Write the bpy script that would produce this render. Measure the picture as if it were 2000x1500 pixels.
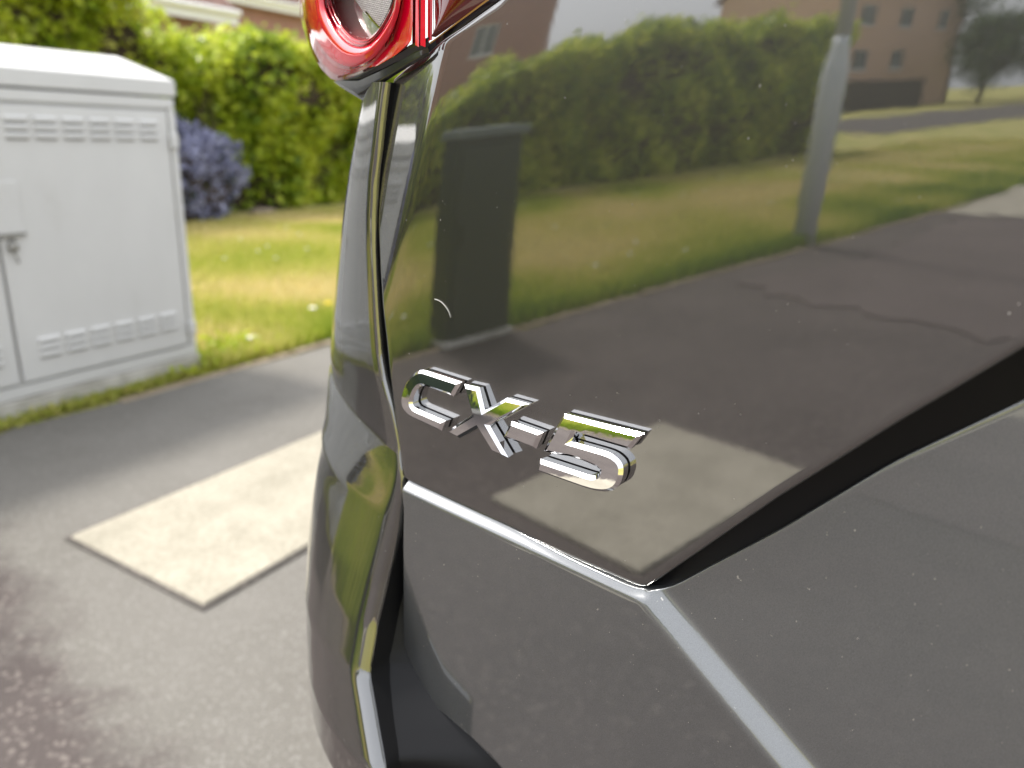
import bpy, math, random
import numpy as np
from mathutils import Vector

random.seed(7); RNG = np.random.default_rng(7)
for o in list(bpy.data.objects): bpy.data.objects.remove(o)
sc = bpy.context.scene
COL = sc.collection
R = math.radians

# ------------------------------------------------------------------ camera
F = 1480.0                      # focal length in photo pixels (2000 wide)
PITCH, ROLL, CAM_H = R(18.5), R(2.5), 1.10
cam_o = np.array([0.0, 0.0, CAM_H])
fwd = np.array([0, math.cos(PITCH), -math.sin(PITCH)])
rt0 = np.array([1.0, 0, 0]); up0 = np.cross(rt0, fwd)
c_rt = math.cos(ROLL)*rt0 + math.sin(ROLL)*up0
c_up = -math.sin(ROLL)*rt0 + math.cos(ROLL)*up0
cd = bpy.data.cameras.new('camera'); cam = bpy.data.objects.new('camera', cd); COL.objects.link(cam)
cd.sensor_width = 36; cd.lens = 36*F/2000; cd.clip_start = 0.01; cd.clip_end = 2000
from mathutils import Matrix
M = Matrix.Identity(4)
for i in range(3):
    M[i][0] = c_rt[i]; M[i][1] = c_up[i]; M[i][2] = -fwd[i]; M[i][3] = cam_o[i]
cam.matrix_world = M
cd.dof.use_dof = True; cd.dof.focus_distance = 0.385; cd.dof.aperture_fstop = 6.3; cd.dof.aperture_blades = 0
sc.camera = cam

# ------------------------------------------------------------------ world, sun, exposure
SUN_H = np.array([-0.96, 0.28]); SUN_H /= np.linalg.norm(SUN_H); SUN_EL = R(59)
sun_dir = np.array([SUN_H[0]*math.cos(SUN_EL), SUN_H[1]*math.cos(SUN_EL), math.sin(SUN_EL)])   # towards the sun
w = bpy.data.worlds.new('World'); sc.world = w; w.use_nodes = True
nt = w.node_tree; nt.nodes.clear()
sky = nt.nodes.new('ShaderNodeTexSky'); sky.sky_type = 'NISHITA'; sky.sun_disc = False
sky.sun_elevation = SUN_EL; sky.sun_rotation = math.atan2(sun_dir[0], sun_dir[1])
sky.air_density = 1.0; sky.dust_density = 6.0; sky.ozone_density = 1.0
hs = nt.nodes.new('ShaderNodeHueSaturation'); hs.inputs['Saturation'].default_value = 0.35
bg = nt.nodes.new('ShaderNodeBackground'); bg.inputs[1].default_value = 0.15
ow = nt.nodes.new('ShaderNodeOutputWorld')
veil = nt.nodes.new('ShaderNodeMix'); veil.data_type = 'RGBA'; veil.inputs[0].default_value = .5; veil.inputs[7].default_value = (6.0, 6.2, 6.5, 1)
nt.links.new(sky.outputs[0], hs.inputs['Color']); nt.links.new(hs.outputs[0], veil.inputs[6]); nt.links.new(veil.outputs[2], bg.inputs[0]); nt.links.new(bg.outputs[0], ow.inputs[0])
sl = bpy.data.lights.new('sun', 'SUN'); sl.energy = 1.8; sl.angle = R(8.0); sl.color = (1, .95, .86)
so = bpy.data.objects.new('sun', sl); COL.objects.link(so)
so.rotation_euler = Vector(-sun_dir).to_track_quat('-Z', 'Y').to_euler()
sc.view_settings.view_transform = 'Standard'; sc.view_settings.look = 'None'
sc.view_settings.gamma = 1; sc.view_settings.use_curve_mapping = False
sc.view_settings.exposure = 1.2
sc.cycles.max_bounces = 10; sc.cycles.glossy_bounces = 6; sc.cycles.transmission_bounces = 8

# ------------------------------------------------------------------ frames and pixel rays
ANG = R(30.4)                                     # the street runs along e, the verge lies towards nrm
e = np.array([math.sin(ANG), math.cos(ANG), 0]); nrm = np.array([-e[1], e[0], 0])
STREET = math.atan2(e[1], e[0])
def G(a, p, z=0.0): return a*e + p*nrm + np.array([0, 0, z])
def ray(x, y):
    d = fwd + c_rt*(x-1000)/F + c_up*(750-y)/F
    return d/np.linalg.norm(d)
def proj(P):
    q = np.asarray(P)-cam_o; z = q @ fwd
    return 1000+F*(q @ c_rt)/z, 750-F*(q @ c_up)/z
def on_plane(x, y, p):                            # pixel -> vertical plane parallel to the street
    d = ray(x, y); t = p/(d @ nrm); q = cam_o+t*d
    return q @ e, q[2]
def on_ground(x, y):
    d = ray(x, y); q = cam_o - d*cam_o[2]/d[2]
    return q @ e, q @ nrm

# tailgate frame: u to the right across the car, v up, w out of the panel
TA = R(51)
dr = np.array([math.sin(TA), -math.cos(TA), 0]); nh = np.array([-math.cos(TA), -math.sin(TA), 0]); zz = np.array([0, 0, 1.0])
org = cam_o + 0.40*ray(1030, 840)
def P3(u, v, w): return org + u*dr + v*zz + w*nh
def hit(x, y, Wf, t0=0.12, t1=1.3):
    d = ray(x, y); ts = np.linspace(t0, t1, 1200)
    q = cam_o[None]+ts[:, None]*d[None]-org[None]
    g = q @ nh - Wf(q @ dr, q[:, 2])
    k = np.where((g[:-1] > 0) & (g[1:] <= 0))[0]
    if len(k) == 0: k = [int(np.argmin(np.abs(g[:-1])))]
    a, b = ts[k[0]], ts[k[0]+1]
    for _ in range(25):
        m = .5*(a+b); q = cam_o+m*d-org
        if q @ nh - float(Wf(np.array([q @ dr]), np.array([q[2]]))[0]) > 0: a = m
        else: b = m
    q = cam_o+.5*(a+b)*d-org
    return np.array([q @ dr, q[2]])
def hits(pts, Wf): return np.array([hit(x, y, Wf) for x, y in pts])
W0 = lambda u, v: 0*u

# ------------------------------------------------------------------ materials
def mat(name, col=(.5, .5, .5), rough=.5, metal=0.0, coat=0.0, coat_r=.03, spec=.5, trans=0.0, ior=1.5):
    m = bpy.data.materials.new(name); m.use_nodes = True
    b = m.node_tree.nodes['Principled BSDF']
    b.inputs['Base Color'].default_value = (*col, 1); b.inputs['Roughness'].default_value = rough
    b.inputs['Metallic'].default_value = metal; b.inputs['Coat Weight'].default_value = coat
    b.inputs['Coat Roughness'].default_value = coat_r; b.inputs['Specular IOR Level'].default_value = spec
    b.inputs['Transmission Weight'].default_value = trans; b.inputs['IOR'].default_value = ior
    return m
def nodes(m): return m.node_tree.nodes, m.node_tree.links, m.node_tree.nodes['Principled BSDF']
def noise(m, scale, detail=4, rough=.6, coord='Object'):
    N, L, b = nodes(m)
    tc = N.new('ShaderNodeTexCoord'); n = N.new('ShaderNodeTexNoise')
    n.inputs['Scale'].default_value = scale; n.inputs['Detail'].default_value = detail; n.inputs['Roughness'].default_value = rough
    L.new(tc.outputs[coord], n.inputs['Vector']); return n
def ramp(m, src, stops):
    N, L, b = nodes(m); r = N.new('ShaderNodeValToRGB'); el = r.color_ramp.elements
    while len(el) < len(stops): el.new(.5)
    for q, (p, c) in zip(el, stops): q.position = p; q.color = (*c, 1)
    L.new(src, r.inputs[0]); return r
def mix(m, a, b_, f, mode='MIX'):
    N, L, b = nodes(m); x = N.new('ShaderNodeMix'); x.data_type = 'RGBA'; x.blend_type = mode
    for s, i in ((f, 0), (a, 6), (b_, 7)):
        if isinstance(s, (int, float)): x.inputs[i].default_value = s
        elif isinstance(s, tuple): x.inputs[i].default_value = (*s, 1)
        else: L.new(s, x.inputs[i])
    return x.outputs[2]
def bump(m, src, strength, dist):
    N, L, b = nodes(m); q = N.new('ShaderNodeBump'); q.inputs['Strength'].default_value = strength; q.inputs['Distance'].default_value = dist
    L.new(src, q.inputs['Height']); L.new(q.outputs[0], b.inputs['Normal']); return q
def basecol(m, c): m.node_tree.links.new(c, m.node_tree.nodes['Principled BSDF'].inputs['Base Color'])

MT = {}
# grey metallic paint under clear coat, with dust specks
m = MT['paint'] = mat('grey_metallic_paint', (.05, .05, .05), .36, .85, 1.0, .012)
m.node_tree.nodes['Principled BSDF'].inputs['Coat IOR'].default_value = 2.75
N, L, b = nodes(m)
fl = noise(m, 2600, 1); fr = ramp(m, fl.outputs[0], [(.3, (.048, .047, .046)), (.7, (.078, .076, .074))])
dn = noise(m, 420, 2); dr_ = ramp(m, dn.outputs[0], [(.735, (0, 0, 0)), (.77, (1, 1, 1))])
dn2 = noise(m, 45, 2); dr2 = ramp(m, dn2.outputs[0], [(.5, (0, 0, 0)), (.62, (1, 1, 1))])
dm = N.new('ShaderNodeMath'); dm.operation = 'MULTIPLY'; L.new(dr_.outputs[0], dm.inputs[0]); L.new(dr2.outputs[0], dm.inputs[1])
basecol(m, mix(m, fr.outputs[0], (.45, .43, .4), dm.outputs[0]))
iv = N.new('ShaderNodeMath'); iv.operation = 'SUBTRACT'; iv.inputs[0].default_value = 1; L.new(dm.outputs[0], iv.inputs[1]); L.new(iv.outputs[0], b.inputs['Coat Weight'])
mm = N.new('ShaderNodeMath'); mm.operation = 'MULTIPLY'; mm.inputs[1].default_value = .85; L.new(iv.outputs[0], mm.inputs[0]); L.new(mm.outputs[0], b.inputs['Metallic'])
N, L, b = nodes(MT['paint'])
sm = noise(MT['paint'], 14, 5, .6); sr_ = ramp(MT['paint'], sm.outputs[0], [(.35, (.014, .014, .014)), (.7, (.04, .04, .04))]); L.new(sr_.outputs[0], b.inputs['Coat Roughness'])
op = noise(MT['paint'], 70, 2); bq = N.new('ShaderNodeBump'); bq.inputs['Strength'].default_value = .006; bq.inputs['Distance'].default_value = .002
L.new(op.outputs[0], bq.inputs['Height']); L.new(bq.outputs[0], b.inputs['Coat Normal'])
m = MT['paint_lit'] = mat('satin_grey_paint_lit', (.12, .122, .126), .45, .75, 1.0, .035)  # car paint, satin coat; brighter light on the lower panels put into the colour
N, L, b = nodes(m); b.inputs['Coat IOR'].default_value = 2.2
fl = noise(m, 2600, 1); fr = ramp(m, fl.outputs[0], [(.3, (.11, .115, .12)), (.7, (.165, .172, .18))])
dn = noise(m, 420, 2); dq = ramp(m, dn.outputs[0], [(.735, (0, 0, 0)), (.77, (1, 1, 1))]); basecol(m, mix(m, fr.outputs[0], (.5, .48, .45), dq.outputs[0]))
MT['black_gloss'] = mat('gloss_black_plastic', (.012, .012, .014), .18, 0, .5, .05)
MT['black'] = mat('black_rubber_and_gap_shade', (.006, .006, .007), .65, spec=.2)
MT['black_satin'] = mat('satin_black_plastic', (.004, .004, .005), .45, spec=.25)
MT['chrome'] = mat('chrome', (.9, .9, .91), .035, 1.0)
n_ = noise(MT['chrome'], 60, 3); bump(MT['chrome'], n_.outputs[0], .03, .002)
MT['foam'] = mat('badge_foam', (.008, .008, .009), .7, spec=.2)
MT['red_lens'] = mat('red_lens', (.6, .001, .02), .06, 0, 1, .02)
MT['red_dark'] = mat('smoked_red_lens', (.09, .006, .006), .06, 0, 1, .02)
MT['red_clear'] = mat('clear_red_edge', (.5, .02, .03), .05, 0, 1, .02)
MT['lens_grey'] = mat('clear_lamp_lens', (.13, .145, .135), .12, .3, 1, .02)
m = MT['reflector'] = mat('lamp_reflector', (.75, .74, .74), .38, .8)
N, L, b = nodes(m); tc = N.new('ShaderNodeTexCoord'); br = N.new('ShaderNodeTexBrick'); br.inputs['Scale'].default_value = 260; br.inputs['Mortar Size'].default_value = .05
br.inputs['Color1'].default_value = (.55, .56, .56, 1); br.inputs['Color2'].default_value = (.4, .41, .41, 1); br.inputs['Mortar'].default_value = (.18, .17, .17, 1)
dp = N.new('ShaderNodeVectorMath'); dp.operation = 'DOT_PRODUCT'; dp.inputs[1].default_value = tuple(dr); L.new(tc.outputs['Object'], dp.inputs[0])
sx = N.new('ShaderNodeSeparateXYZ'); L.new(tc.outputs['Object'], sx.inputs[0]); cx_ = N.new('ShaderNodeCombineXYZ'); L.new(dp.outputs['Value'], cx_.inputs[0]); L.new(sx.outputs[2], cx_.inputs[1]); L.new(cx_.outputs[0], br.inputs[0]); basecol(m, br.outputs[0]); bump(m, br.outputs['Fac'], .6, .0006)
MT['glass_dark'] = mat('dark_window_glass', (.01, .012, .014), .03, 0, .5)
MT['tyre'] = mat('tyre_rubber', (.012, .012, .012), .8)
MT['alloy'] = mat('alloy_wheel', (.5, .5, .52), .3, 1)

m = MT['cab_white'] = mat('white_cabinet_paint', (.72, .73, .73), .5)
N, L, b = nodes(m); n_ = noise(m, 1.0, 6); mp = N.new('ShaderNodeMapping'); mp.inputs['Scale'].default_value = (4, 4, 2.0); L.new(n_.inputs['Vector'].links[0].from_socket, mp.inputs[0]); L.new(mp.outputs[0], n_.inputs['Vector'])
r_ = ramp(m, n_.outputs[0], [(.2, (.57, .56, .53)), (.42, (.645, .64, .62)), (.7, (.68, .675, .655))]); basecol(m, r_.outputs[0])
m = MT['cab_green'] = mat('dark_green_cabinet_paint', (.018, .035, .02), .5)
MT['cab_green_top'] = mat('lit_green_lid', (.14, .17, .15), .6)  # paler green for the lid: its lit top is put into the colour
MT['zinc'] = mat('dull_zinc', (.35, .34, .31), .55, .6)
MT['hole'] = mat('dark_slot', (.10, .10, .095), .9)
m = MT['plinth'] = mat('stained_concrete', (.5, .48, .43), .85)
n_ = noise(m, 9, 6); r_ = ramp(m, n_.outputs[0], [(.3, (.33, .31, .26)), (.6, (.56, .54, .49))]); basecol(m, r_.outputs[0]); bump(m, n_.outputs[0], .4, .01)

def tarmac(name, lo, hi, stone, speck, sc_):
    m = mat(name, hi, .85)
    N, L, b = nodes(m)
    big = noise(m, 1.6, 6, .65); c1 = ramp(m, big.outputs[0], [(.3, lo), (.68, hi)])
    fine = noise(m, sc_, 3, .7); c2 = ramp(m, fine.outputs[0], [(.35, (.6, .6, .6)), (.65, (1.25, 1.25, 1.25))])
    cc = mix(m, c1.outputs[0], c2.outputs[0], .8, 'MULTIPLY')
    tc = N.new('ShaderNodeTexCoord'); vo = N.new('ShaderNodeTexVoronoi'); vo.inputs['Scale'].default_value = sc_*.8
    L.new(tc.outputs['Object'], vo.inputs['Vector'])
    wn = N.new('ShaderNodeTexWhiteNoise'); L.new(vo.outputs['Color'], wn.inputs['Vector'])
    st = ramp(m, wn.outputs['Value'], [(1-speck, (0, 0, 0)), (min(1, 1-speck+.02), (1, 1, 1))])
    basecol(m, mix(m, cc, stone, st.outputs[0])); bump(m, vo.outputs['Distance'], .5, .004); return m
MT['tarmac'] = tarmac('pale_worn_tarmac', (.13, .121, .105), (.172, .162, .145), (.19, .18, .163), .12, 210)
MT['tarmac_dark'] = tarmac('dark_coarse_tarmac', (.06, .052, .046), (.085, .074, .067), (.15, .13, .115), .12, 140)
m = MT['tarmac']; N, L, b = nodes(m); pale = b.inputs['Base Color'].links[0].from_socket

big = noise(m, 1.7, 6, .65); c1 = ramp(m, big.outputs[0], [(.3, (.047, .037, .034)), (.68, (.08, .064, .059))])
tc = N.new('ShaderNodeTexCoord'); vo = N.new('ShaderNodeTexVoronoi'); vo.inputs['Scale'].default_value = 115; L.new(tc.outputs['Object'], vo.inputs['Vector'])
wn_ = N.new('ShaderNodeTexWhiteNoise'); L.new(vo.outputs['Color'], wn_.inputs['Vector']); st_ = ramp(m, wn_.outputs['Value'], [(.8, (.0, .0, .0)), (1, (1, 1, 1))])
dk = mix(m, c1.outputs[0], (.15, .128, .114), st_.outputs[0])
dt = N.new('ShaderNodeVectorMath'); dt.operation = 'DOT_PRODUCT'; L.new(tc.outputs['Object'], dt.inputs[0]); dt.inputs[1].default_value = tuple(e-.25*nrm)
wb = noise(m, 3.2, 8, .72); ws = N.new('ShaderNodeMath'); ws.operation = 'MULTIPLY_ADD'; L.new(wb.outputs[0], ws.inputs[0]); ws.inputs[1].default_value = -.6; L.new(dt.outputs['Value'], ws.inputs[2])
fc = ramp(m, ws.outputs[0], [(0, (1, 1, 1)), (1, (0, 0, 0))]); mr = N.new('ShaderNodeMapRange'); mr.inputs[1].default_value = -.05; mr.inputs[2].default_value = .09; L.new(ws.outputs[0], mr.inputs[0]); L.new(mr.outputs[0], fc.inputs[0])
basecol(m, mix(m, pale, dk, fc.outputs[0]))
MT['tarmac_pink'] = tarmac('pinkish_tarmac', (.075, .058, .054), (.105, .082, .077), (.13, .105, .098), .06, 160)
m = MT['slab'] = mat('cream_concrete', (.6, .54, .42), .85)
n1 = noise(m, 70, 6, .7); c1 = ramp(m, n1.outputs[0], [(.3, (.23, .205, .16)), (.5, (.34, .312, .25)), (.75, (.41, .38, .31))])
n2 = noise(m, 5, 4); c2 = ramp(m, n2.outputs[0], [(.3, (.78, .78, .76)), (.6, (1.05, 1.05, 1.05))])
basecol(m, mix(m, c1.outputs[0], c2.outputs[0], 1.0, 'MULTIPLY')); bump(m, n1.outputs[0], .4, .004)
m = MT['kerb'] = mat('pale_concrete_edging', (.42, .37, .3), .85)
n1 = noise(m, 14, 5); c1 = ramp(m, n1.outputs[0], [(.3, (.17, .13, .085)), (.7, (.33, .27, .19))]); basecol(m, c1.outputs[0]); bump(m, n1.outputs[0], .5, .008)
m = MT['lawn'] = mat('lawn_soil', (.2, .2, .06), .95)
n1 = noise(m, 1.3, 6, .65); c1 = ramp(m, n1.outputs[0], [(.3, (.2, .24, .05)), (.5, (.38, .36, .10)), (.62, (.5, .42, .18))])
n2 = noise(m, 40, 4, .7); c2 = ramp(m, n2.outputs[0], [(.3, (.55, .6, .5)), (.7, (1.2, 1.15, 1.1))]); basecol(m, mix(m, c1.outputs[0], c2.outputs[0], .8, 'MULTIPLY')); bump(m, n2.outputs[0], .6, .02)
m = MT['brick'] = mat('red_brick', (.25, .1, .07), .85)
N, L, b = nodes(m); tc = N.new('ShaderNodeTexCoord'); mp = N.new('ShaderNodeMapping'); mp.inputs['Rotation'].default_value = (R(90), 0, 0)
br = N.new('ShaderNodeTexBrick'); br.inputs['Scale'].default_value = 1; br.inputs['Brick Width'].default_value = .225; br.inputs['Row Height'].default_value = .075; br.inputs['Mortar Size'].default_value = .008
br.inputs['Color1'].default_value = (.40, .19, .15, 1); br.inputs['Color2'].default_value = (.32, .15, .12, 1); br.inputs['Mortar'].default_value = (.3, .25, .21, 1)
L.new(tc.outputs['Object'], mp.inputs[0]); L.new(mp.outputs[0], br.inputs[0]); basecol(m, br.outputs[0])
m = MT['brick_orange'] = mat('orange_brick', (.45, .22, .12), .85)
n1 = noise(m, 6, 4); c1 = ramp(m, n1.outputs[0], [(.3, (.60, .40, .30)), (.7, (.70, .50, .38))]); basecol(m, c1.outputs[0])
m = MT['tiles'] = mat('brown_roof_tiles', (.14, .08, .065), .85)
N, L, b = nodes(m); tc = N.new('ShaderNodeTexCoord'); br = N.new('ShaderNodeTexBrick'); br.inputs['Scale'].default_value = 1; br.inputs['Brick Width'].default_value = .3; br.inputs['Row Height'].default_value = .26; br.inputs['Mortar Size'].default_value = .012
br.inputs['Color1'].default_value = (.2, .11, .085, 1); br.inputs['Color2'].default_value = (.15, .085, .07, 1); br.inputs['Mortar'].default_value = (.06, .04, .035, 1)
L.new(tc.outputs['Object'], br.inputs[0]); basecol(m, br.outputs[0])
MT['pvc'] = mat('white_window_frame', (.8, .8, .8), .4)
MT['pane'] = mat('window_glass', (.12, .14, .14), .05)
MT['bark'] = mat('brown_bark', (.09, .06, .04), .9)
MT['soil'] = mat('brown_hedge_core', (.045, .03, .02), .95)
MT['galv'] = mat('galvanised_steel', (.62, .65, .66), .55, .1)
MT['fence'] = mat('dark_weathered_wood', (.06, .052, .05), .9)
MT['petal'] = mat('white_petals', (.85, .85, .82), .6); MT['yellow'] = mat('yellow_petals', (.8, .6, .02), .6)
MT['red_paint'] = mat('red_post_paint', (.5, .03, .03), .4)

def leafmat(name, stops, trans=.35, gloss=.35):
    m = bpy.data.materials.new(name); m.use_nodes = True; N, L = m.node_tree.nodes, m.node_tree.links
    b = N['Principled BSDF']; at = N.new('ShaderNodeAttribute'); at.attribute_name = 'rnd'
    r = N.new('ShaderNodeValToRGB'); el = r.color_ramp.elements
    while len(el) < len(stops): el.new(.5)
    for q, (p, c) in zip(el, stops): q.position = p; q.color = (*c, 1)
    L.new(at.outputs['Fac'], r.inputs[0]); L.new(r.outputs[0], b.inputs['Base Color'])
    b.inputs['Roughness'].default_value = gloss; b.inputs['Specular IOR Level'].default_value = .35
    t = N.new('ShaderNodeBsdfTranslucent'); L.new(r.outputs[0], t.inputs[0]); mx = N.new('ShaderNodeMixShader'); mx.inputs[0].default_value = trans
    L.new(b.outputs[0], mx.inputs[1]); L.new(t.outputs[0], mx.inputs[2]); L.new(mx.outputs[0], N['Material Output'].inputs[0]); return m
MT['leaf'] = leafmat('hedge_leaves', [(0, (.06, .12, .01)), (.3, (.28, .38, .03)), (.65, (.54, .61, .05)), (1, (.7, .7, .14))], .5)
MT['leaf_dark'] = leafmat('tree_leaves', [(0, (.02, .045, .012)), (.6, (.06, .11, .02)), (1, (.12, .17, .04))], .3)
MT['blossom'] = leafmat('blue_blossom', [(0, (.03, .05, .03)), (.25, (.15, .15, .24)), (.6, (.33, .34, .5)), (1, (.5, .51, .7))], .25, .7)
MT['grassblade'] = leafmat('grass_blades', [(0, (.14, .24, .02)), (.4, (.36, .42, .05)), (.75, (.55, .52, .14)), (1, (.66, .56, .26))], .45, .6)

# ------------------------------------------------------------------ mesh helpers
def link(name, me, parent=None):
    o = bpy.data.objects.new(name, me); COL.objects.link(o)
    if parent is not None: o.parent = parent
    return o
def mesh(name, V, Fc, material=None, parent=None, smooth=False, mats=None, idx=None):
    me = bpy.data.meshes.new(name); me.from_pydata([tuple(map(float, v)) for v in V], [], [tuple(map(int, f)) for f in Fc]); me.validate()
    for q in (mats or [material]):
        if q is not None: me.materials.append(MT[q] if isinstance(q, str) else q)
    if idx is not None: me.polygons.foreach_set('material_index', idx)
    if smooth: me.polygons.foreach_set('use_smooth', [True]*len(me.polygons))
    me.update(); return link(name, me, parent)
def tag(o, label=None, cat=None, group=None, kind=None):
    if label: o['label'] = label
    if cat: o['category'] = cat
    if group: o['group'] = group
    if kind: o['kind'] = kind
    return o
def empty(name, loc, rz=0, label=None, cat=None, group=None):
    o = bpy.data.objects.new(name, None); COL.objects.link(o); o.location = tuple(loc); o.rotation_euler = (0, 0, rz); o.empty_display_size = .1
    return tag(o, label, cat, group)
def bevel(o, wd, seg=2, ang=35):
    b = o.modifiers.new('bevel', 'BEVEL'); b.width = wd; b.segments = seg; b.limit_method = 'ANGLE'; b.angle_limit = R(ang)
    for p in o.data.polygons: p.use_smooth = True
    wn = o.modifiers.new('weighted', 'WEIGHTED_NORMAL'); wn.keep_sharp = True
    return o
class MB:
    def __init__(s): s.V = []; s.F = []
    def add(s, V, Fc):
        k = len(s.V); s.V += [tuple(v) for v in V]; s.F += [tuple(i+k for i in f) for f in Fc]; return s
    def box(s, x0, x1, y0, y1, z0, z1):
        return s.add([(x0, y0, z0), (x1, y0, z0), (x1, y1, z0), (x0, y1, z0), (x0, y0, z1), (x1, y0, z1), (x1, y1, z1), (x0, y1, z1)],
                     [(0, 3, 2, 1), (4, 5, 6, 7), (0, 1, 5, 4), (1, 2, 6, 5), (2, 3, 7, 6), (3, 0, 4, 7)])
    def lathe(s, prof, c=(0, 0, 0), n=20, axis='z'):
        V = []; Fc = []
        for r, h in prof:
            for k in range(n):
                a = 2*math.pi*k/n; x, y = r*math.cos(a), r*math.sin(a)
                V.append((c[0]+x, c[1]+y, c[2]+h) if axis == 'z' else (c[0]+x, c[1]+h, c[2]+y))
        for i in range(len(prof)-1):
            for k in range(n): Fc.append((i*n+k, i*n+(k+1) % n, (i+1)*n+(k+1) % n, (i+1)*n+k))
        Fc.append(tuple(range(n))[::-1]); Fc.append(tuple((len(prof)-1)*n+k for k in range(n)))
        return s.add(V, Fc)
    def tube(s, pts, rad, n=6):
        pts = [np.array(p, float) for p in pts]; V = []; Fc = []
        if isinstance(rad, (int, float)): rad = [rad]*len(pts)
        for i, p in enumerate(pts):
            d = pts[min(i+1, len(pts)-1)]-pts[max(i-1, 0)]; d /= np.linalg.norm(d)+1e-9
            a = np.cross(d, (0, 0, 1) if abs(d[2]) < .9 else (1, 0, 0)); a /= np.linalg.norm(a); b_ = np.cross(d, a)
            for k in range(n): t = 2*math.pi*k/n; V.append(tuple(p+rad[i]*(math.cos(t)*a+math.sin(t)*b_)))
        for i in range(len(pts)-1):
            for k in range(n): Fc.append((i*n+k, i*n+(k+1) % n, (i+1)*n+(k+1) % n, (i+1)*n+k))
        Fc.append(tuple(range(n))[::-1]); Fc.append(tuple((len(pts)-1)*n+k for k in range(n)))
        return s.add(V, Fc)
    def build(s, name, m, parent=None, smooth=False): return mesh(name, s.V, s.F, m, parent, smooth)
def resample(pts, n, closed=False):
    pts = np.asarray(pts, float)
    if closed: pts = np.vstack([pts, pts[:1]])
    d = np.r_[0, np.cumsum(np.linalg.norm(np.diff(pts, axis=0), axis=1))]
    t = np.linspace(0, d[-1], n)
    return np.stack([np.interp(t, d, pts[:, k]) for k in range(pts.shape[1])], 1)
def smoothpoly(pts, n, it=3):
    p = resample(pts, n)
    for _ in range(it): p[1:-1] = .25*p[:-2]+.5*p[1:-1]+.25*p[2:]
    return p
def coons(T, B, Lf, Rg):                            # curves: T,B left->right (nu), Lf,Rg top->bottom (nv)
    nu, nv = len(T), len(Lf); s = np.linspace(0, 1, nu)[None, :, None]; t = np.linspace(0, 1, nv)[:, None, None]
    g = (1-t)*T[None]+t*B[None]+(1-s)*Lf[:, None]+s*Rg[:, None]
    g -= (1-s)*(1-t)*T[0]+s*(1-t)*T[-1]+(1-s)*t*B[0]+s*t*B[-1]
    return g
def gridfaces(nv, nu, off=0, flip=False):
    Fc = []
    for i in range(nv-1):
        for j in range(nu-1):
            a = off+i*nu+j; f = (a, a+nu, a+nu+1, a+1); Fc.append(f[::-1] if flip else f)
    return Fc
def panel(name, g, Wf, material, parent, r=.0015, depth=.02, rseg=4):
    """grid of (u,v) points lifted onto w=Wf(u,v), with a rolled edge of radius r and a flange going in"""
    nv, nu = g.shape[:2]; uv = g.reshape(-1, 2); wv = Wf(uv[:, 0], uv[:, 1])
    V = [P3(a, b_, c) for (a, b_), c in zip(uv, wv)]; Fc = gridfaces(nv, nu)
    loop = [j for j in range(nu)]+[i*nu+nu-1 for i in range(1, nv)]+[(nv-1)*nu+j for j in range(nu-2, -1, -1)]+[i*nu for i in range(nv-2, 0, -1)]
    lp = uv[loop]; n = len(loop); nxt = np.roll(lp, -1, 0); prv = np.roll(lp, 1, 0)
    def nn(d): d = d/np.maximum(np.linalg.norm(d, axis=1, keepdims=True), 1e-9); return np.stack([-d[:, 1], d[:, 0]], 1)
    on = nn(nxt-lp)+nn(lp-prv); on /= np.maximum(np.linalg.norm(on, axis=1, keepdims=True), 1e-6)   # outward for clockwise T,R,B,L order
    lw = wv[loop]; prev = loop
    ext = [(r*math.sin(k/rseg*math.pi/2), r*(1-math.cos(k/rseg*math.pi/2))) for k in range(1, rseg+1)]+[(r, r+depth)]
    for ou, dw in ext:
        base = len(V)
        for k in range(n): V.append(P3(lp[k, 0]+on[k, 0]*ou, lp[k, 1]+on[k, 1]*ou, lw[k]-dw))
        for k in range(n): Fc.append((prev[k], prev[(k+1) % n], base+(k+1) % n, base+k))
        prev = list(range(base, base+n))
    return mesh(name, V, Fc, material, parent, True)

def leafcloud(name, C, size, mname, parent=None, rnd=None, nbias=None, spread=1.0, aspect=.6):
    """one quad leaf at every centre in C (N,3)"""
    n = len(C); d = RNG.normal(size=(n, 3)); d /= np.linalg.norm(d, axis=1, keepdims=True)
    if nbias is not None: d = d*spread+nbias; d /= np.linalg.norm(d, axis=1, keepdims=True)
    a = np.cross(d, RNG.normal(size=(n, 3))); a /= np.linalg.norm(a, axis=1, keepdims=True); b_ = np.cross(d, a)
    s = (size*RNG.uniform(.6, 1.3, n))[:, None]
    V = np.empty((n, 4, 3)); V[:, 0] = C-a*s; V[:, 1] = C-b_*s*aspect+d*s*.12; V[:, 2] = C+a*s; V[:, 3] = C+b_*s*aspect+d*s*.12
    me = bpy.data.meshes.new(name); me.vertices.add(n*4); me.vertices.foreach_set('co', V.reshape(-1))
    me.loops.add(n*4); me.loops.foreach_set('vertex_index', np.arange(n*4, dtype=np.int32))
    me.polygons.add(n); me.polygons.foreach_set('loop_start', np.arange(0, n*4, 4, dtype=np.int32)); me.polygons.foreach_set('loop_total', np.full(n, 4, dtype=np.int32))
    me.update(calc_edges=True)
    at = me.attributes.new('rnd', 'FLOAT', 'FACE'); at.data.foreach_set('value', np.clip(RNG.uniform(0, 1, n) if rnd is None else rnd, 0, 1).astype(np.float32))
    me.materials.append(MT[mname]); return link(name, me, parent)
def vnoise(P, s, seed=0):                            # cheap smooth 3-D noise, 0..1
    r = np.random.default_rng(seed); out = np.zeros(len(P))
    for k in range(6):
        d = r.normal(size=3); d /= np.linalg.norm(d); out += np.sin(P @ d*s*(1+.35*k)+r.uniform(0, 6.28))
    return np.clip(.5+out/6.5, 0, 1)
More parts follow.
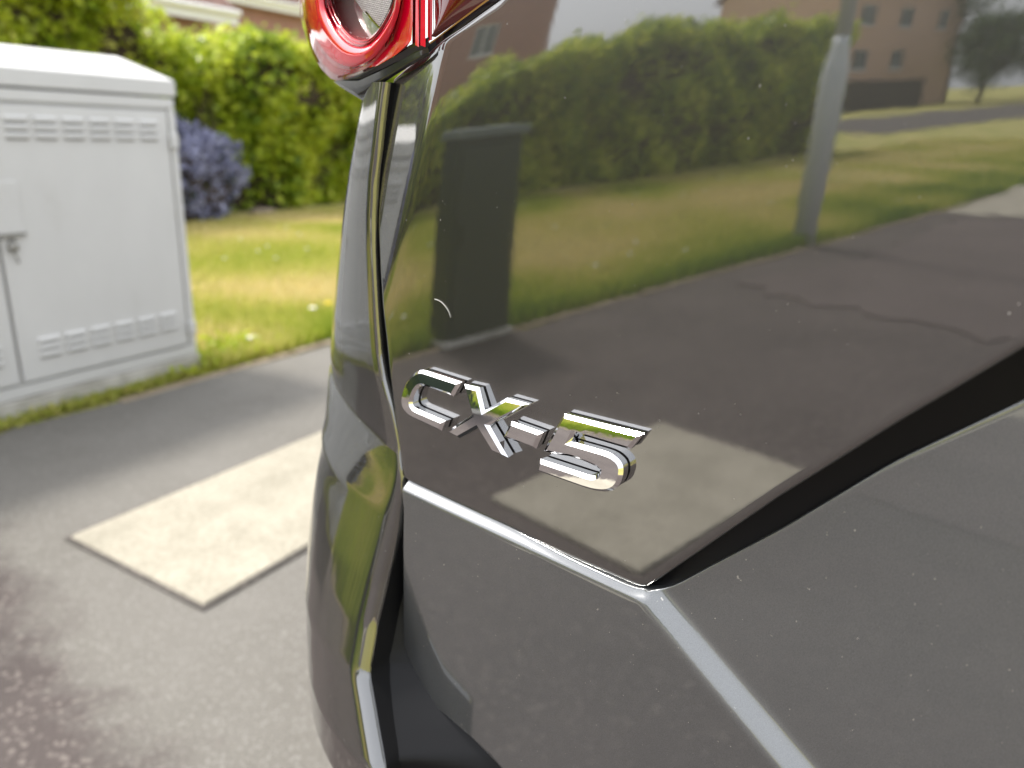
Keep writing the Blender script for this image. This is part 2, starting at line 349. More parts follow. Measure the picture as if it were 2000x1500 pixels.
def sheet(name, poly, z, m, kind='structure', parent=None, th=.02):
    V = [G(a, p, z) for a, p in poly]+[G(a, p, z-th) for a, p in poly]; n = len(poly)
    Fc = [tuple(range(n)), tuple(range(2*n-1, n-1, -1))]+[(i, i+n, (i+1) % n+n, (i+1) % n) for i in range(n)]
    o = mesh(name, V, Fc, m, parent)
    if kind: o['kind'] = kind
    return o

# ------------------------------------------------------------------ ground
o = mesh('ground', [G(-400, -400, -.012), G(400, -400, -.012), G(400, 400, -.012), G(-400, 400, -.012)], [(0, 1, 2, 3)], 'lawn'); o['kind'] = 'structure'
def jag(pts, amp, n):
    q = resample(pts, n); q[1:-1] += RNG.normal(size=(n-2, 2))*amp; return [tuple(x) for x in q]
edge = jag([(9, 2.75), (2.6, 2.74), (1.9, 2.80), (-3, 2.76), (-12, 2.8), (-40, 2.9)], .02, 160)
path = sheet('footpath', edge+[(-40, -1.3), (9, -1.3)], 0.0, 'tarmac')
sheet('patched_tarmac', jag([(-3.6, 2.55), (-4.6, 2.3), (-6.9, 2.5)], .03, 30)+jag([(-6.9, .3), (-3.0, -.6), (-3.5, 2.5)], .05, 60), .008, 'tarmac_pink')
sheet('side_road', [(-20, 9.5), (-90, 9.5), (-90, 16), (-24, 16)], .004, 'tarmac_dark')
sheet('driveway_crossing', [(-7.2, 3.0), (-9.6, 3.1), (-9.6, .2), (-7.2, .2)], .004, 'slab')
sheet('road', [(70, -1.45), (-70, -1.45), (-70, -45), (70, -45)], -.10+.004, 'tarmac_dark')
mk = MB(); mk.box(-40, 40, -1.45, -1.30, -.12, .006)
o = mk.build('kerb', 'kerb'); o.rotation_euler[2] = STREET; o['kind'] = 'structure'
def slabobj(a0, a1, p0, p1, label):
    q = MB(); q.box(a0, a1, p0, p1, -.03, .013)
    o = q.build('concrete_slab', 'slab'); o.rotation_euler[2] = STREET; bevel(o, .008, 2)
    return tag(o, label, 'concrete slab', 'utility slabs in the footpath')
slabobj(.955, 2.15, 1.375, 1.925, 'cream concrete slab set in the grey footpath in front of white cabinet')
slabobj(-1.50, -.73, .88, 1.44, 'cream concrete slab mirrored in the tailgate behind the chrome digit')
q = MB()
q.add([G(.943, 1.365, .0055), G(2.2, 1.365, .0055), G(2.2, 1.937, .0055), G(.943, 1.937, .0055)], [(0, 1, 2, 3)])
o = q.build('slab_joint', 'tarmac_dark', path)
# concrete edging between path and lawn
q = MB()
for k in range(46):
    a0 = 9-k*.92
    if 0.4 < a0 < 2.3 : continue
    q2 = MB(); q2.box(a0-.9, a0, 2.77, 2.82, -.05, .006+RNG.uniform(-.006, .006)); o = q2.build('edging_stone', 'kerb', path); o.rotation_euler[2] = STREET; bevel(o, .006)

# ------------------------------------------------------------------ the car
car = empty('parked_car', G(2.6, -.5), STREET, 'dark grey metallic car parked tail towards us with chrome letters on its tailgate', 'car')
bpy.context.view_layer.update()
def cpart(o):
    return o
CARINV = car.matrix_world.inverted()
class _P:                                             # parent world-space meshes to the car without moving them
    pass
def adopt(o, par):
    o.parent = par; o.matrix_parent_inverse = (par.matrix_world).inverted() if par.type == 'EMPTY' else Matrix.Identity(4)
    return o

def softstep(x, a, b_): t = np.clip((x-a)/(b_-a), 0, 1); return t*t*(3-2*t)
Aleft_px = [(768, 158), (762, 200), (756, 240), (751, 288), (744, 350), (740, 400), (739, 450), (742, 512), (746, 575), (754, 655), (761, 725), (772, 812), (782, 887), (788, 928)]
Aleft = hits(Aleft_px, W0); _o = np.argsort(Aleft[:, 1])
def useam(v): return np.interp(v, Aleft[_o, 1], Aleft[_o, 0])
D0, D1 = hit(790, 137, W0), hit(980, 0, W0); dd = (D1-D0)/np.linalg.norm(D1-D0); dnn = np.array([dd[1], -dd[0]])   # points away from the lamp
Acr = hits([(852, 150), (838, 230), (822, 300), (803, 370), (780, 460), (757, 570)], W0); _q = np.polyfit(Acr[:6, 1], Acr[:6, 0], 2); _vm = Acr[5, 1]
def W_A(u, v):
    uc = np.clip(u, -.15, .25); w_ = .0218*v+.075*uc*v
    vc = np.clip(v, _vm-.02, .22); s = np.polyval(_q, vc)-.25*np.maximum(_vm-.02-v, 0)-u
    w_ = w_-.26*.5*(s+np.sqrt(s*s+.004**2))+.26*.5*.0006
    sd = np.maximum((u-D0[0])*dnn[0]+(v-D0[1])*dnn[1], 0)
    w_ = w_-.04*.03*np.exp(-sd/.03)
    t = np.maximum(u-.22, 0); w_ = w_-.15*t*t/(t+.35)-.35*np.maximum(u-1.0, 0)**2
    return w_
# --- upper tailgate panel
def by_u(c, n, L0=.46):                              # resample a left-to-right curve by u, most points where the camera looks
    c = resample(c, 4000); k = int(n*.86); fr = np.r_[np.linspace(0, L0, k), np.linspace(L0, 1.6, n-k+1)[1:]]/1.6
    u = c[0, 0]+fr*(c[-1, 0]-c[0, 0]); return np.stack([u, np.interp(u, c[:, 0], c[:, 1])], 1)
nuA, nvA = 200, 110
Lf = smoothpoly(hits([(771, 160)]+[(x+3, y) for x, y in Aleft_px[1:]]+[(792, 931)], W_A), nvA)
Bt = np.vstack([Lf[-1:], hits([(800, 936), (885, 975), (993, 1024), (1110, 1082), (1227, 1132), (1245, 1139), (1258, 1140), (1268, 1132), (1282, 1123), (1395, 1044), (1513, 962), (1750, 811), (1860, 746), (2000, 661)], W_A), [(.27, .108), (.36, .115), (1.5, .115)]])
Tp = np.vstack([Lf[:1], hits([(790, 143), (835, 111), (908, 58), (980, 7)], W_A), [(.03, .245), (.10, .275), (.3, .285), (1.5, .285)]])
Bt, Tp = by_u(Bt, nuA), by_u(Tp, nuA)
Rr = resample(np.array([Tp[-1], Bt[-1]]), nvA)
pA = adopt(panel('tailgate_panel', coons(Tp, Bt, Lf, Rr), W_A, 'paint', None, .0026, .02), car)

# --- lower tailgate: left face, chamfer ridge, number plate scoop
rc0, rc1 = hit(1272, 1176, W0), hit(1535, 1495, W0)
rdir = (rc1-rc0)/np.linalg.norm(rc1-rc0); rper = np.array([-rdir[1], rdir[0]])
if rper[0] < 0: rper = -rper                          # towards the scoop (right, up)
vt = hit(1000, 1035, W0)[1]
fx0, fx1 = hit(792, 1050, W0), hit(868, 1340, W0)
fdir = (fx1-fx0)/np.linalg.norm(fx1-fx0); fper = np.array([fdir[1], -fdir[0]]);
if fper[0] > 0: fper = -fper                          # towards the shut line (left)
pd = [hit(1300, 1160, W0), hit(1600, 1495, W0), hit(2000, 790, W0)]
_M = np.array([[p[0], p[1], 1] for p in pd]); WDc = np.linalg.solve(_M, np.array([-.004, -.0062, -.022]))
def smin(a, b_, k): h = np.maximum(k-np.abs(a-b_), 0)/k; return np.minimum(a, b_)-h*h*k*.25
def W_L(u, v):
    wC = .0035+.012*(v-vt)
    wC = smin(wC, wC-.13*((u-fx0[0])*fper[0]+(v-fx0[1])*fper[1]), .0008)
    sr = (u-rc0[0])*rper[0]+(v-rc0[1])*rper[1]
    ch = wC-1.5*sr                                    # chamfer towards the scoop
    wD = WDc[0]*np.minimum(u, .3)+WDc[1]*v+WDc[2]
    top = .0035-1.7*(v-(vt-.0040))+3.0*np.maximum(u-rc0[0]+.004, 0)
    x = -smin(-ch, -wD, .007)
    lo = smin(wC, x, .006)
    return smin(lo, top, .0022)
Ltop = smoothpoly(np.vstack([hits([(793, 942), (890, 987), (995, 1036), (1112, 1093), (1225, 1145), (1262, 1160)], W0), hits([(1310, 1152), (1400, 1103), (1525, 1038), (1750, 903), (2000, 785), (2150, 705), (2300, 640)], lambda u, v: WDc[0]*np.minimum(u, .3)+WDc[1]*v+WDc[2]), [(.40, .092), (1.5, .092)]]), 260, 1)
Ltop = by_u(Ltop, 260)
Llf = smoothpoly(np.vstack([Ltop[:1], hits([(790, 1000), (789, 1100), (789, 1200), (791, 1300), (800, 1334), (835, 1367)], W_L)]), 120, 2)
Lbt = np.vstack([Llf[-1:], hits([(885, 1406), (960, 1474), (1010, 1530), (1080, 1610), (1200, 1760)], W_L), [(.2, -.28), (1.5, -.28)]])
Lbt = by_u(Lbt, 260)
Lrt = resample(np.array([Ltop[-1], Lbt[-1]]), 120)
pL = adopt(panel('lower_tailgate', coons(Ltop, Lbt, Llf, Lrt), W_L, 'paint_lit', None, .0008, .02), car)

# --- gloss black strip under the upper panel's slanting edge
def band(name, c0, c1, Wf0, Wf1, material, n=80, k=6, bulge=0.0):
    a = resample(c0, n); b_ = resample(c1, n); V = []
    for i in range(k+1):
        t = i/k; q = a*(1-t)+b_*t; w_ = Wf0(q[:, 0], q[:, 1])*(1-t)+Wf1(q[:, 0], q[:, 1])*t+bulge*math.sin(math.pi*t)
        V += [P3(x, y, z) for (x, y), z in zip(q, w_)]
    return mesh(name, V, gridfaces(k+1, n), material, None, True)
e0 = np.vstack([hits([(1225, 1120), (1258, 1128), (1278, 1108), (1395, 1026), (1513, 944), (1750, 793), (2000, 645)], W_A), [(.27, .115), (1.5, .12)]])
e1 = np.vstack([hits([(1225, 1152), (1262, 1166), (1300, 1160), (1400, 1108), (1525, 1050), (1750, 918), (2000, 806), (2150, 725), (2300, 660)], lambda u, v: WDc[0]*np.minimum(u, .3)+WDc[1]*v+WDc[2]), [(.40, .08), (1.5, .08)]])
adopt(band('black_strip', e0, e1, lambda u, v: W_A(u, v)-.010, lambda u, v: W_L(u, v)-.003, 'black_satin', 140), car)

# --- quarter panel and bumper corner
E_edge = [(744, 160), (742, 172), (735, 230), (729, 290), (722, 350), (719, 420), (720, 480), (723, 540), (728, 625), (733, 690), (742, 740), (756, 790), (765, 835), (772, 880), (776, 925), (772, 960), (757, 1020), (727, 1133), (707, 1217), (690, 1317), (696, 1350), (707, 1417), (722, 1505), (745, 1620)]
E_sil = [(712, 150), (708, 190), (698, 240), (689, 290), (677, 370), (669, 430), (661, 500), (651, 600), (645, 690), (640, 760), (636, 830), (628, 880), (618, 930), (608, 1000), (601, 1070), (598, 1150), (598, 1220), (602, 1300), (608, 1400), (615, 1500), (622, 1620)]
v880 = hit(770, 880, W0)[1]; v1330 = hit(692, 1325, W0)[1]
def prof(v):
    v = np.asarray(v, float); t = np.clip((v880-v)/(v880-v1330), 0, None)
    w_ = -.003+(v880-v1330)*(.09*np.minimum(t, 1)+.5*.34*np.minimum(t, 1)**2)
    lo = np.maximum(v1330-v, 0); return w_-.12*lo+.0*v
ek = hits(E_edge, lambda u, v: prof(v))
silf = lambda y: np.interp(y, [p[1] for p in E_sil], [p[0] for p in E_sil])
nrow = 150
vs = np.linspace(ek[0, 1], ek[-1, 1], nrow)
us = np.interp(-vs, -ek[:, 1], ek[:, 0])
us[1:-1] = .25*us[:-2]+.5*us[1:-1]+.25*us[2:]
def arc(u0, v, Rr_, phs, ph0): return [(u0-Rr_*(math.sin(p)-math.sin(ph0)), float(prof(v))-Rr_*(math.cos(ph0)-math.cos(p))) for p in phs]
Rs = []
for u0, v in zip(us, vs):
    ph0 = R(float(np.interp(v, [hit(770, 1000, W0)[1], v880], [2, 13])))
    ysm = proj(P3(u0, v, float(prof(v))))[1]; tgt = silf(ysm); lo, hi = .02, 1.2
    for _ in range(30):
        m_ = .5*(lo+hi); pp = min((proj(P3(a, v, w_)) for a, w_ in arc(u0, v, m_, np.linspace(ph0, R(75), 40), ph0)), key=lambda q_: q_[0])
        if pp[0] > silf(pp[1]): lo = m_
        else: hi = m_
    Rs.append(m_)
Rs = np.array(Rs)
for _ in range(10): Rs[1:-1] = .25*Rs[:-2]+.5*Rs[1:-1]+.25*Rs[2:]
V = []; ncol = 0
side_d = np.array([e @ dr, e @ nh])
for u0, v, Rk in zip(us, vs, Rs):
    ph0 = R(float(np.interp(v, [hit(770, 1000, W0)[1], v880], [2, 13]))); w_ = float(prof(v)); r = float(np.interp(v, [hit(757, 1020, W0)[1], hit(776, 925, W0)[1]], [.008, .004])); row = []
    row.append((u0+r, w_-r-.03)); row.append((u0+r, w_-r))
    for k in range(4, -1, -1): t = k/4*math.pi/2*.98; row.append((u0+r*math.sin(t), w_-r*(1-math.cos(t))-.0))
    row += arc(u0, v, Rk, np.linspace(ph0, R(81), 46)[1:], ph0)
    last = np.array(row[-1])
    for s in (.1, .4, 1.0, 2.2, 3.4): row.append(tuple(last+side_d*s))
    ncol = len(row); V += [P3(a, v, b_) for a, b_ in row]
pE = adopt(mesh('quarter_panel', V, gridfaces(nrow, ncol, 0, True), None, None, True, ['paint', 'black'], [1 if j < 2 else 0 for i in range(nrow-1) for j in range(ncol-1)]), car)  # inner flange coloured black to stand for shade in the shut line
# dark bumper step seen in the opening between corner and tailgate
bl = hits([(776, 960), (757, 1015), (727, 1130), (705, 1217), (690, 1320), (700, 1360), (712, 1420), (730, 1510), (760, 1640)], lambda u, v: prof(v))
brr = hits([(800, 940), (815, 1000), (840, 1130), (860, 1250), (900, 1380), (960, 1430), (1050, 1510), (1150, 1620), (1300, 1780)], W0)
adopt(band('bumper_step', bl, brr, lambda u, v: prof(v)-.016, lambda u, v: W_L(u, v)-.022, 'black_satin', 80, 10, -.012), car)
# rubber seal in the shut line
sp = [(757, 165), (745, 240), (739, 300), (733, 400), (731, 450), (735, 540), (741, 625), (748, 700), (760, 790), (772, 860), (783, 925), (786, 960), (786, 1010)]
q = MB(); su = hits(sp, W0); q.tube([P3(u+.002, v, -.020) for u, v in smoothpoly(su, 40)], .012, 8); adopt(q.build('shut_line_seal', 'black', None, True), car)

# --- badge: four chrome characters on black foam
badge = empty('tailgate_badge', org, 0)
badge['label'] = 'raised chrome letters, dash and digit on black backing'
bpy.context.view_layer.update(); adopt(badge, car); bpy.context.view_layer.update()
zoom = lambda pts, ox, oy, s: [(ox+x/s, oy+y/s) for x, y in pts]
Cc = zoom([(1395, 395), (575, 130), (480, 155), (380, 225), (270, 370), (195, 560), (172, 760), (205, 910), (300, 1040), (400, 1115), (1020, 1402), (1100, 1192), (470, 925), (420, 870), (405, 800), (430, 660), (500, 520), (570, 462), (660, 468), (1190, 655), (1240, 695)], 770, 710, 10.71)
Xx = [(905.0, 750.7), (934.5, 757.5), (947.6, 800.5), (988.4, 777.5), (1032, 790), (958.5, 830), (995.3, 892.5), (966, 881), (936.6, 834.9), (900.4, 854.8), (876.3, 841), (925.0, 808.5)]
Dsh = [(999.3, 822.3), (1061.5, 844.5), (1048, 876.5), (985, 853)]
Fv = zoom([(455, 65), (1615, 360), (1435, 585), (625, 345), (575, 460), (1150, 625), (1270, 710), (1335, 795), (1350, 900), (1330, 1020), (1270, 1130), (1160, 1185), (1020, 1185), (850, 1150), (100, 885), (138, 712), (860, 950), (950, 960), (1000, 915), (1010, 870), (960, 825), (640, 685), (440, 655), (185, 600)], 1040, 800, 7.5)
def inset(p, d):
    n = len(p); area = .5*sum(p[i][0]*p[(i+1) % n][1]-p[(i+1) % n][0]*p[i][1] for i in range(n)); sgn = 1 if area > 0 else -1
    out = []
    for i in range(n):
        a = p[i]-p[i-1]; b_ = p[(i+1) % n]-p[i]; a = a/np.linalg.norm(a); b_ = b_/np.linalg.norm(b_)
        na = sgn*np.array([-a[1], a[0]]); nb = sgn*np.array([-b_[1], b_[0]]); m_ = na+nb; l = np.linalg.norm(m_)
        m_ = m_/max(l, 1e-6); k = d/max(.45, float(m_ @ na)); out.append(p[i]+m_*k)
    return np.array(out)
import bmesh
CROWN = 1.9
def chaikin(p):
    p = [np.array(q, float) for q in p]
    for _ in range(2):
        out = []; n = len(p)
        for i in range(n):
            a, b_ = p[i]-p[i-1], p[(i+1) % n]-p[i]; la, lb = np.linalg.norm(a), np.linalg.norm(b_)
            ang = math.degrees(math.acos(max(-1, min(1, float(a @ b_)/(la*lb)))))
            if 4 < ang < 52:
                c_ = min(.27*la, .27*lb, 9); out += [p[i]-a/la*min(.27*la, c_*1.6), p[i]+b_/lb*min(.27*lb, c_*1.6)]
            else: out.append(p[i])
        p = out
    return [tuple(q) for q in p]
def letter(pts, name):
    WF = lambda u, v: W_A(u, v)+.0050
    p = hits(chaikin(pts) if len(pts) > 14 else pts, WF); p = p[::-1] if .5*sum(p[i-1][0]*p[i][1]-p[i][0]*p[i-1][1] for i in range(len(p))) < 0 else p    # ccw
    n = len(p)
    def build(nm, levels, material, bv):
        V = []; Fc = []
        for ins, h in levels:
            q = inset(p, ins) if abs(ins) > 1e-9 else p
            V += [P3(a, b_, float(W_A(np.array([a]), np.array([b_]))[0])+h) for a, b_ in q]
        for l in range(len(levels)-1):
            for i in range(n): Fc.append((l*n+i, l*n+(i+1) % n, (l+1)*n+(i+1) % n, (l+1)*n+i))
        Fc.append(tuple((len(levels)-1)*n+i for i in range(n))); Fc.append(tuple(range(n))[::-1])
        o = mesh(nm, V, Fc, material)
        if bv:                                        # crowned front: slice into strips and roll the upper part back
            bm = bmesh.new(); bm.from_mesh(o.data); bmesh.ops.triangulate(bm, faces=bm.faces[:]); vb = p[:, 1].min(); vtp = p[:, 1].max()
            for k in range(1, 14):
                bmesh.ops.bisect_plane(bm, geom=bm.verts[:]+bm.edges[:]+bm.faces[:], plane_co=tuple(P3(0, vb+(vtp-vb)*k/14, 0)), plane_no=(0, 0, 1))
            for vt_ in bm.verts:
                q_ = np.array(vt_.co)-org; u_, v_ = q_ @ dr, q_[2]; h_ = q_ @ nh-float(W_A(np.array([u_]), np.array([v_]))[0])
                if h_ > .0035: vt_.co = Vector(np.array(vt_.co)+nh*CROWN*(.5*(vtp-vb)**2-(v_-vb)**2))
            bm.to_mesh(o.data); bm.free(); o.data.polygons.foreach_set('use_smooth', [True]*len(o.data.polygons)); o.data.set_sharp_from_angle(angle=R(24))
        return o
    o = build(name, [(.0003, .0010), (0, .0050), (.0017, .0068)], 'chrome', .00018)
    o.parent = badge; o.matrix_parent_inverse = badge.matrix_world.inverted()
    f = build('foam_backing', [(.0007, -.0005), (.0007, .0011)], 'foam', 0); f.parent = badge; f.matrix_parent_inverse = badge.matrix_world.inverted()
    return o
for pts in (Cc, Xx, Dsh, Fv): letter(pts, 'badge_character')

# --- tail lamp
uL0 = hit(834, 60, W0)[0]; phL = R(8); RL = .16
def W_lamp(u, v, off=0.0):
    x = np.maximum(uL0-u, 0); s = np.minimum((x+RL*math.sin(phL))/RL, .93); base = RL*(math.cos(phL)-np.sqrt(1-s*s))
    over = np.maximum(x+RL*math.sin(phL)-.93*RL, 0)
    return .004+.02*(v-.17)-base-over*2.6+off
def bisect_R():
    global RL
    lo, hi = .05, .6
    for _ in range(24):
        RL = .5*(lo+hi); v = .26
        v = hit(600, 0, W0)[1]
        xs = min(proj(P3(uL0-x, v, float(W_lamp(np.array([uL0-x]), np.array([v]))[0])))[0] for x in np.linspace(0, RL*.9, 80))
        if xs > 580: lo = RL
        else: hi = RL
bisect_R()
lamp = empty('tail_lamp', P3(uL0, .2, 0)); bpy.context.view_layer.update(); adopt(lamp, car); bpy.context.view_layer.update()
def lpart(o): o.parent = lamp; o.matrix_parent_inverse = lamp.matrix_world.inverted(); return o
def loft(name, curves, offs, material, n=70, sub=4, smooth_=True):
    """px curves joined by a surface riding on the lamp with the given outward offsets"""
    cs = [resample(c, n) for c in curves]; rows = []; ow = []
    for i in range(len(cs)-1):
        for k in range(sub):
            t = k/sub; rows.append(cs[i]*(1-t)+cs[i+1]*t); tt = t*t*(3-2*t); ow.append(offs[i]*(1-tt)+offs[i+1]*tt)
    rows.append(cs[-1]); ow.append(offs[-1]); V = []
    for c, w_ in zip(rows, ow):
        Wf = lambda u, v, w_=w_: W_lamp(u, v, w_)
        for x, y in c:
            h = hit(x, y, Wf); V.append(P3(h[0], h[1], float(Wf(h[:1], h[1:])[0])))
    return lpart(mesh(name, V, gridfaces(len(rows), n), material, None, smooth_))
def ext(c, top):                                      # carry the open U on above the frame
    return c
O_ = [(592, -160), (584, -80), (581, 0), (586, 38), (591, 52), (598, 75), (612, 110), (630, 138), (651, 158), (675, 155), (698, 147), (735, 129), (768, 111), (800, 88), (806, 40), (806, -160)]
M_ = [(606, -160), (594, -80), (589, 0), (595, 38), (603, 63), (619, 93), (637, 115), (654, 130), (672, 136), (690, 136), (712, 129), (732, 115), (750, 93), (764, 72), (780, 30), (785, 0), (788, -160)]
K_ = [(660, -160), (650, -60), (650, 0), (659, 24), (672, 48), (687, 66), (702, 74), (720, 74), (731, 66), (747, 44), (762, 15), (768, 0), (772, -160)]
MK = lambda t: (resample(M_, 60)*(1-t)+resample(K_, 60)*t)
loft('lens_edge', [O_, resample(O_, 60)*.5+resample(M_, 60)*.5, M_], [-.004, .0, .0015], 'red_clear', 60, 3)
loft('red_ring', [M_, MK(.12), MK(.52), MK(.68), MK(.76), MK(.81), MK(.86), MK(.91), MK(.95), K_], [.0015, .004, .0055, .0035, -.002, .0012, -.003, -.001, -.005, -.009], 'red_lens', 70, 3)
cen = [(x*.02+712*.98, y*.02-60*.98) for x, y in resample(K_, 60)]
KI = lambda t: resample(K_, 60)*(1-t)+np.array([716, -60])*t
loft('inner_lens', [K_, KI(.25), KI(.6), KI(.97)], [-.009, -.010, -.011, -.011], 'lens_grey', 60, 2)
refl_px0 = [(694, -120), (694, 0), (712, 26), (738, 54)]; refl_px1 = [(772, -120), (766, 0), (757, 24), (744, 47)]
loft('reflector', [refl_px0, refl_px1], [-.0085, -.0085], 'reflector', 20, 6)
loft('bright_line', [[(712, 22), (725, 40), (739, 55)], [(716, 22), (729, 39), (742, 53)]], [-.0078, -.0078], 'chrome', 12, 2)
# red area right of the ring, fan ribs and vertical bars
loft('red_lens_side', [[(784, -160), (784, 0), (780, 32), (764, 74), (740, 112), (720, 132)], [(806, -160), (806, 0), (806, 40), (803, 80), (775, 106), (738, 128)]], [.001, .0015], 'red_lens', 40, 6)
for x0, x1, mt_, off in ((806, 812, 'red_dark', -.002), (812, 818, 'red_lens', .0015), (818, 822, 'red_dark', .001), (822, 831, 'red_lens', .0025)):
    loft('lens_bar', [[(x0, -160), (x0, 0), (x0-1, 88)], [(x1, -160), (x1, 0), (x1, 92)]], [off, off], mt_, 14, 3)
for k, (xa, xb) in enumerate(((770, 803), (764, 800), (757, 795))):
    loft('lens_rib', [[(xa+14, 0), (xa-6, 80+6*k)], [(xa+17, 0), (xa-3, 80+6*k)]], [.0028, .0028], 'red_dark', 16, 1)
loft('lamp_lower_edge', [O_[8:14]+[(838, 72)], [(652, 161), (680, 163), (705, 160), (740, 143), (772, 127), (806, 110), (838, 98)]], [-.001, -.003], 'black_gloss', 40, 3)
# lamp half that rides on the tailgate
tl = lambda u, v: W_A(u, v)-.001
def tloft(name, c0, c1, off, m_, n=30, k=6, bul=0.0):
    Wf = lambda u, v: W_A(np.maximum(u, -.2), v)*0+.0218*v-.004+off
    a = hits(c0, Wf); b_ = hits(c1, Wf); return lpart(band(name, a, b_, Wf, Wf, m_, n, k, bul))
tloft('lens_bar', [(835, -160), (835, 0), (835, 84)], [(845, -160), (845, 0), (844, 78)], .002, 'red_lens', 20, 4, .001)
tloft('bright_line', [(846, -160), (846, 0), (846, 68)], [(848, -160), (848, 0), (847.5, 68)], .002, 'chrome', 12, 1)  # thin highlight along the lens edge, put in as a chrome strip
tloft('smoked_lens', [(849, -160), (849, 0), (850, 72)], [(1200, -160), (945, 4), (851, 73)], .002, 'red_dark', 40, 20, .003)
tloft('gold_trim', [(838, 85), (880, 52), (945, 3), (1200, -180)], [(840, 86), (882, 54), (948, 5), (1203, -178)], .0024, mat('amber_edge', (.3, .15, .03), .2), 20, 1)
tloft('lamp_base_trim', [(835, 86), (880, 54), (950, 3), (1210, -185)], [(832, 107), (900, 60), (978, 2), (1220, -175)], -.001, 'black_gloss', 30, 4)
# black shelf between lamp and panels
loft('lamp_shelf', [[(652, 158), (700, 158), (740, 140), (806, 106), (836, 92)], [(690, 178), (706, 176), (745, 156), (800, 122), (838, 104)], [(706, 192), (722, 184), (755, 158), (803, 128), (838, 108)]], [-.001, -.001, -.003], 'black_gloss', 40, 4)
loft('body_lip', [[(652, 160), (675, 164), (700, 164)], [(668, 172), (690, 176), (705, 178)], [(709, 197), (709, 195), (709, 192)]], [-.002, -.002, -.004], 'paint', 20, 5)

# --- the rest of the body, plain but whole
U = lambda x, y, z: (x, y, z)
car_hull = [(-2.18, .25), (-2.20, .55), (-2.16, .85), (-2.12, 1.02), (-2.06, 1.12), (-1.62, 1.60), (-1.2, 1.68), (.1, 1.66), (.95, 1.10), (1.9, .98), (2.2, .75), (2.25, .35), (2.2, .25)]
def hull(name, prof_, y0, y1, m_, shrink=0.0):
    n = len(prof_); V = [(x, y0, z) for x, z in prof_]+[(x, y1, z) for x, z in prof_]
    Fc = [tuple(range(n))[::-1], tuple(range(n, 2*n))]+[(i, (i+1) % n, n+(i+1) % n, n+i) for i in range(n)]
    return mesh(name, V, Fc, m_, car)
hull('body_shell', [(-1.95 if x < -1.9 and z < 1.15 else x, z) for x, z in car_hull], -.80, .72, 'black')
hull('roof', [(-1.66, 1.56), (-1.62, 1.62), (-1.2, 1.70), (.1, 1.68), (.2, 1.62)], -.72, .66, 'paint')
hull('rear_window', [(-1.96, 1.24), (-1.98, 1.24), (-1.66, 1.585), (-1.64, 1.58)], -.70, .60, 'glass_dark')
hull('lower_bumper', [(-2.10, .30), (-2.16, .34), (-2.17, .58), (-2.10, .60), (-1.95, .58), (-1.95, .30)], -.80, .70, 'black_satin')
hull('side_glass', [(-1.45, 1.12), (-1.35, 1.55), (.05, 1.57), (.7, 1.12)], -.83, .745, 'glass_dark')
for x in (-1.35, 1.35):
    for y, s in ((.80, 1), (-.82, -1)):
        wl = MB(); wl.lathe([(.15, -.11), (.34, -.11), (.36, -.08), (.36, .08), (.34, .11), (.25, .11), (.24, .10), (.05, .115)], (0, 0, 0), 28, 'y')
        o = wl.build('wheel', 'tyre', car, True); o.location = (x, y-.06*s, .36)
        rm = MB(); rm.lathe([(.24, .085*s), (.235, .112*s), (.21, .10*s), (.06, .118*s), (.0, .118*s)], (0, 0, 0), 28, 'y'); r_ = rm.build('rim', 'alloy', o, True)

# ------------------------------------------------------------------ white roadside cabinet
A1 = 2.115; W_ = 2.10; DEP = .42; PP = 2.91
cab = empty('white_utility_cabinet', G(A1, PP), STREET, 'white steel utility cabinet with sloping lid and louvred doors beside the footpath', 'cabinet')
# local x: along (0 at right end, negative to the left), local y: towards the verge
def cb(name, m_, x0, x1, y0, y1, z0, z1, bv=.004, par=cab):
    q = MB(); q.box(x0, x1, y0, y1, z0, z1); o = q.build(name, m_, par); return bevel(o, bv, 2) if bv else o
cb('plinth', 'plinth', -W_-.01, .012, -.012, DEP+.01, 0, .075, .006)
cb('body', 'cab_white', -W_, 0, .012, DEP, .078, 1.165)
cb('bottom_rail', 'cab_white', -W_, 0, -.004, .012, .078, .125)
cb('top_rail', 'cab_white', -W_, 0, -.004, .012, 1.125, 1.165)
for x0, x1 in ((-.032, 0), (-W_, -W_+.032)): cb('corner_post', 'cab_white', x0, x1, -.004, .012, .127, 1.123, .003)
for x0, x1 in ((-.748, -.045), (-1.40, -.760), (-W_+.045, -1.412)):
    d = cb('door', 'cab_white', x0, x1, -.012, .006, .135, 1.112, .004)
    for z in (.255, 1.04):
        for k in range(6):
            cx = x0+.11+k*(x1-x0-.20)/5.0
            for j in range(3):
                zc = z+(1-j)*.028; q = MB()
                prof_ = [(0, .0), (.004, -.011), (.012, -.013), (.019, -.008), (.022, 0)]
                n = len(prof_); Vv = []
                for xx, sc_ in ((-.042, .3), (-.036, 1), (.036, 1), (.042, .3)):
                    for h, y in prof_: Vv.append((cx+xx, -.0115+y*sc_, zc-.011+h))
                q.add(Vv, gridfaces(4, n)+[tuple(range(n)), tuple(range(3*n, 4*n))[::-1]])
                o = q.build('louvre', 'cab_white', d, False)
                q = MB(); q.box(cx-.036, cx+.036, -.0128, -.0115, zc-.0145, zc-.0115); q.build('louvre_slot', 'hole', d)
for z in (1.0, .21): 
    q = MB(); q.box(-.046, -.012, -.034, -.0125, z-.03, z+.03); bevel(q.build('hinge', 'cab_white', cab), .008, 3)
q = MB(); q.box(-.80, -.665, -.018, -.0122, .68, .86); fp = bevel(q.build('lock_flap', 'cab_white', cab), .004)
q = MB(); q.box(-.80, -.665, -.026, -.0185, .672, .684); q.build('flap_lip', 'zinc', fp)
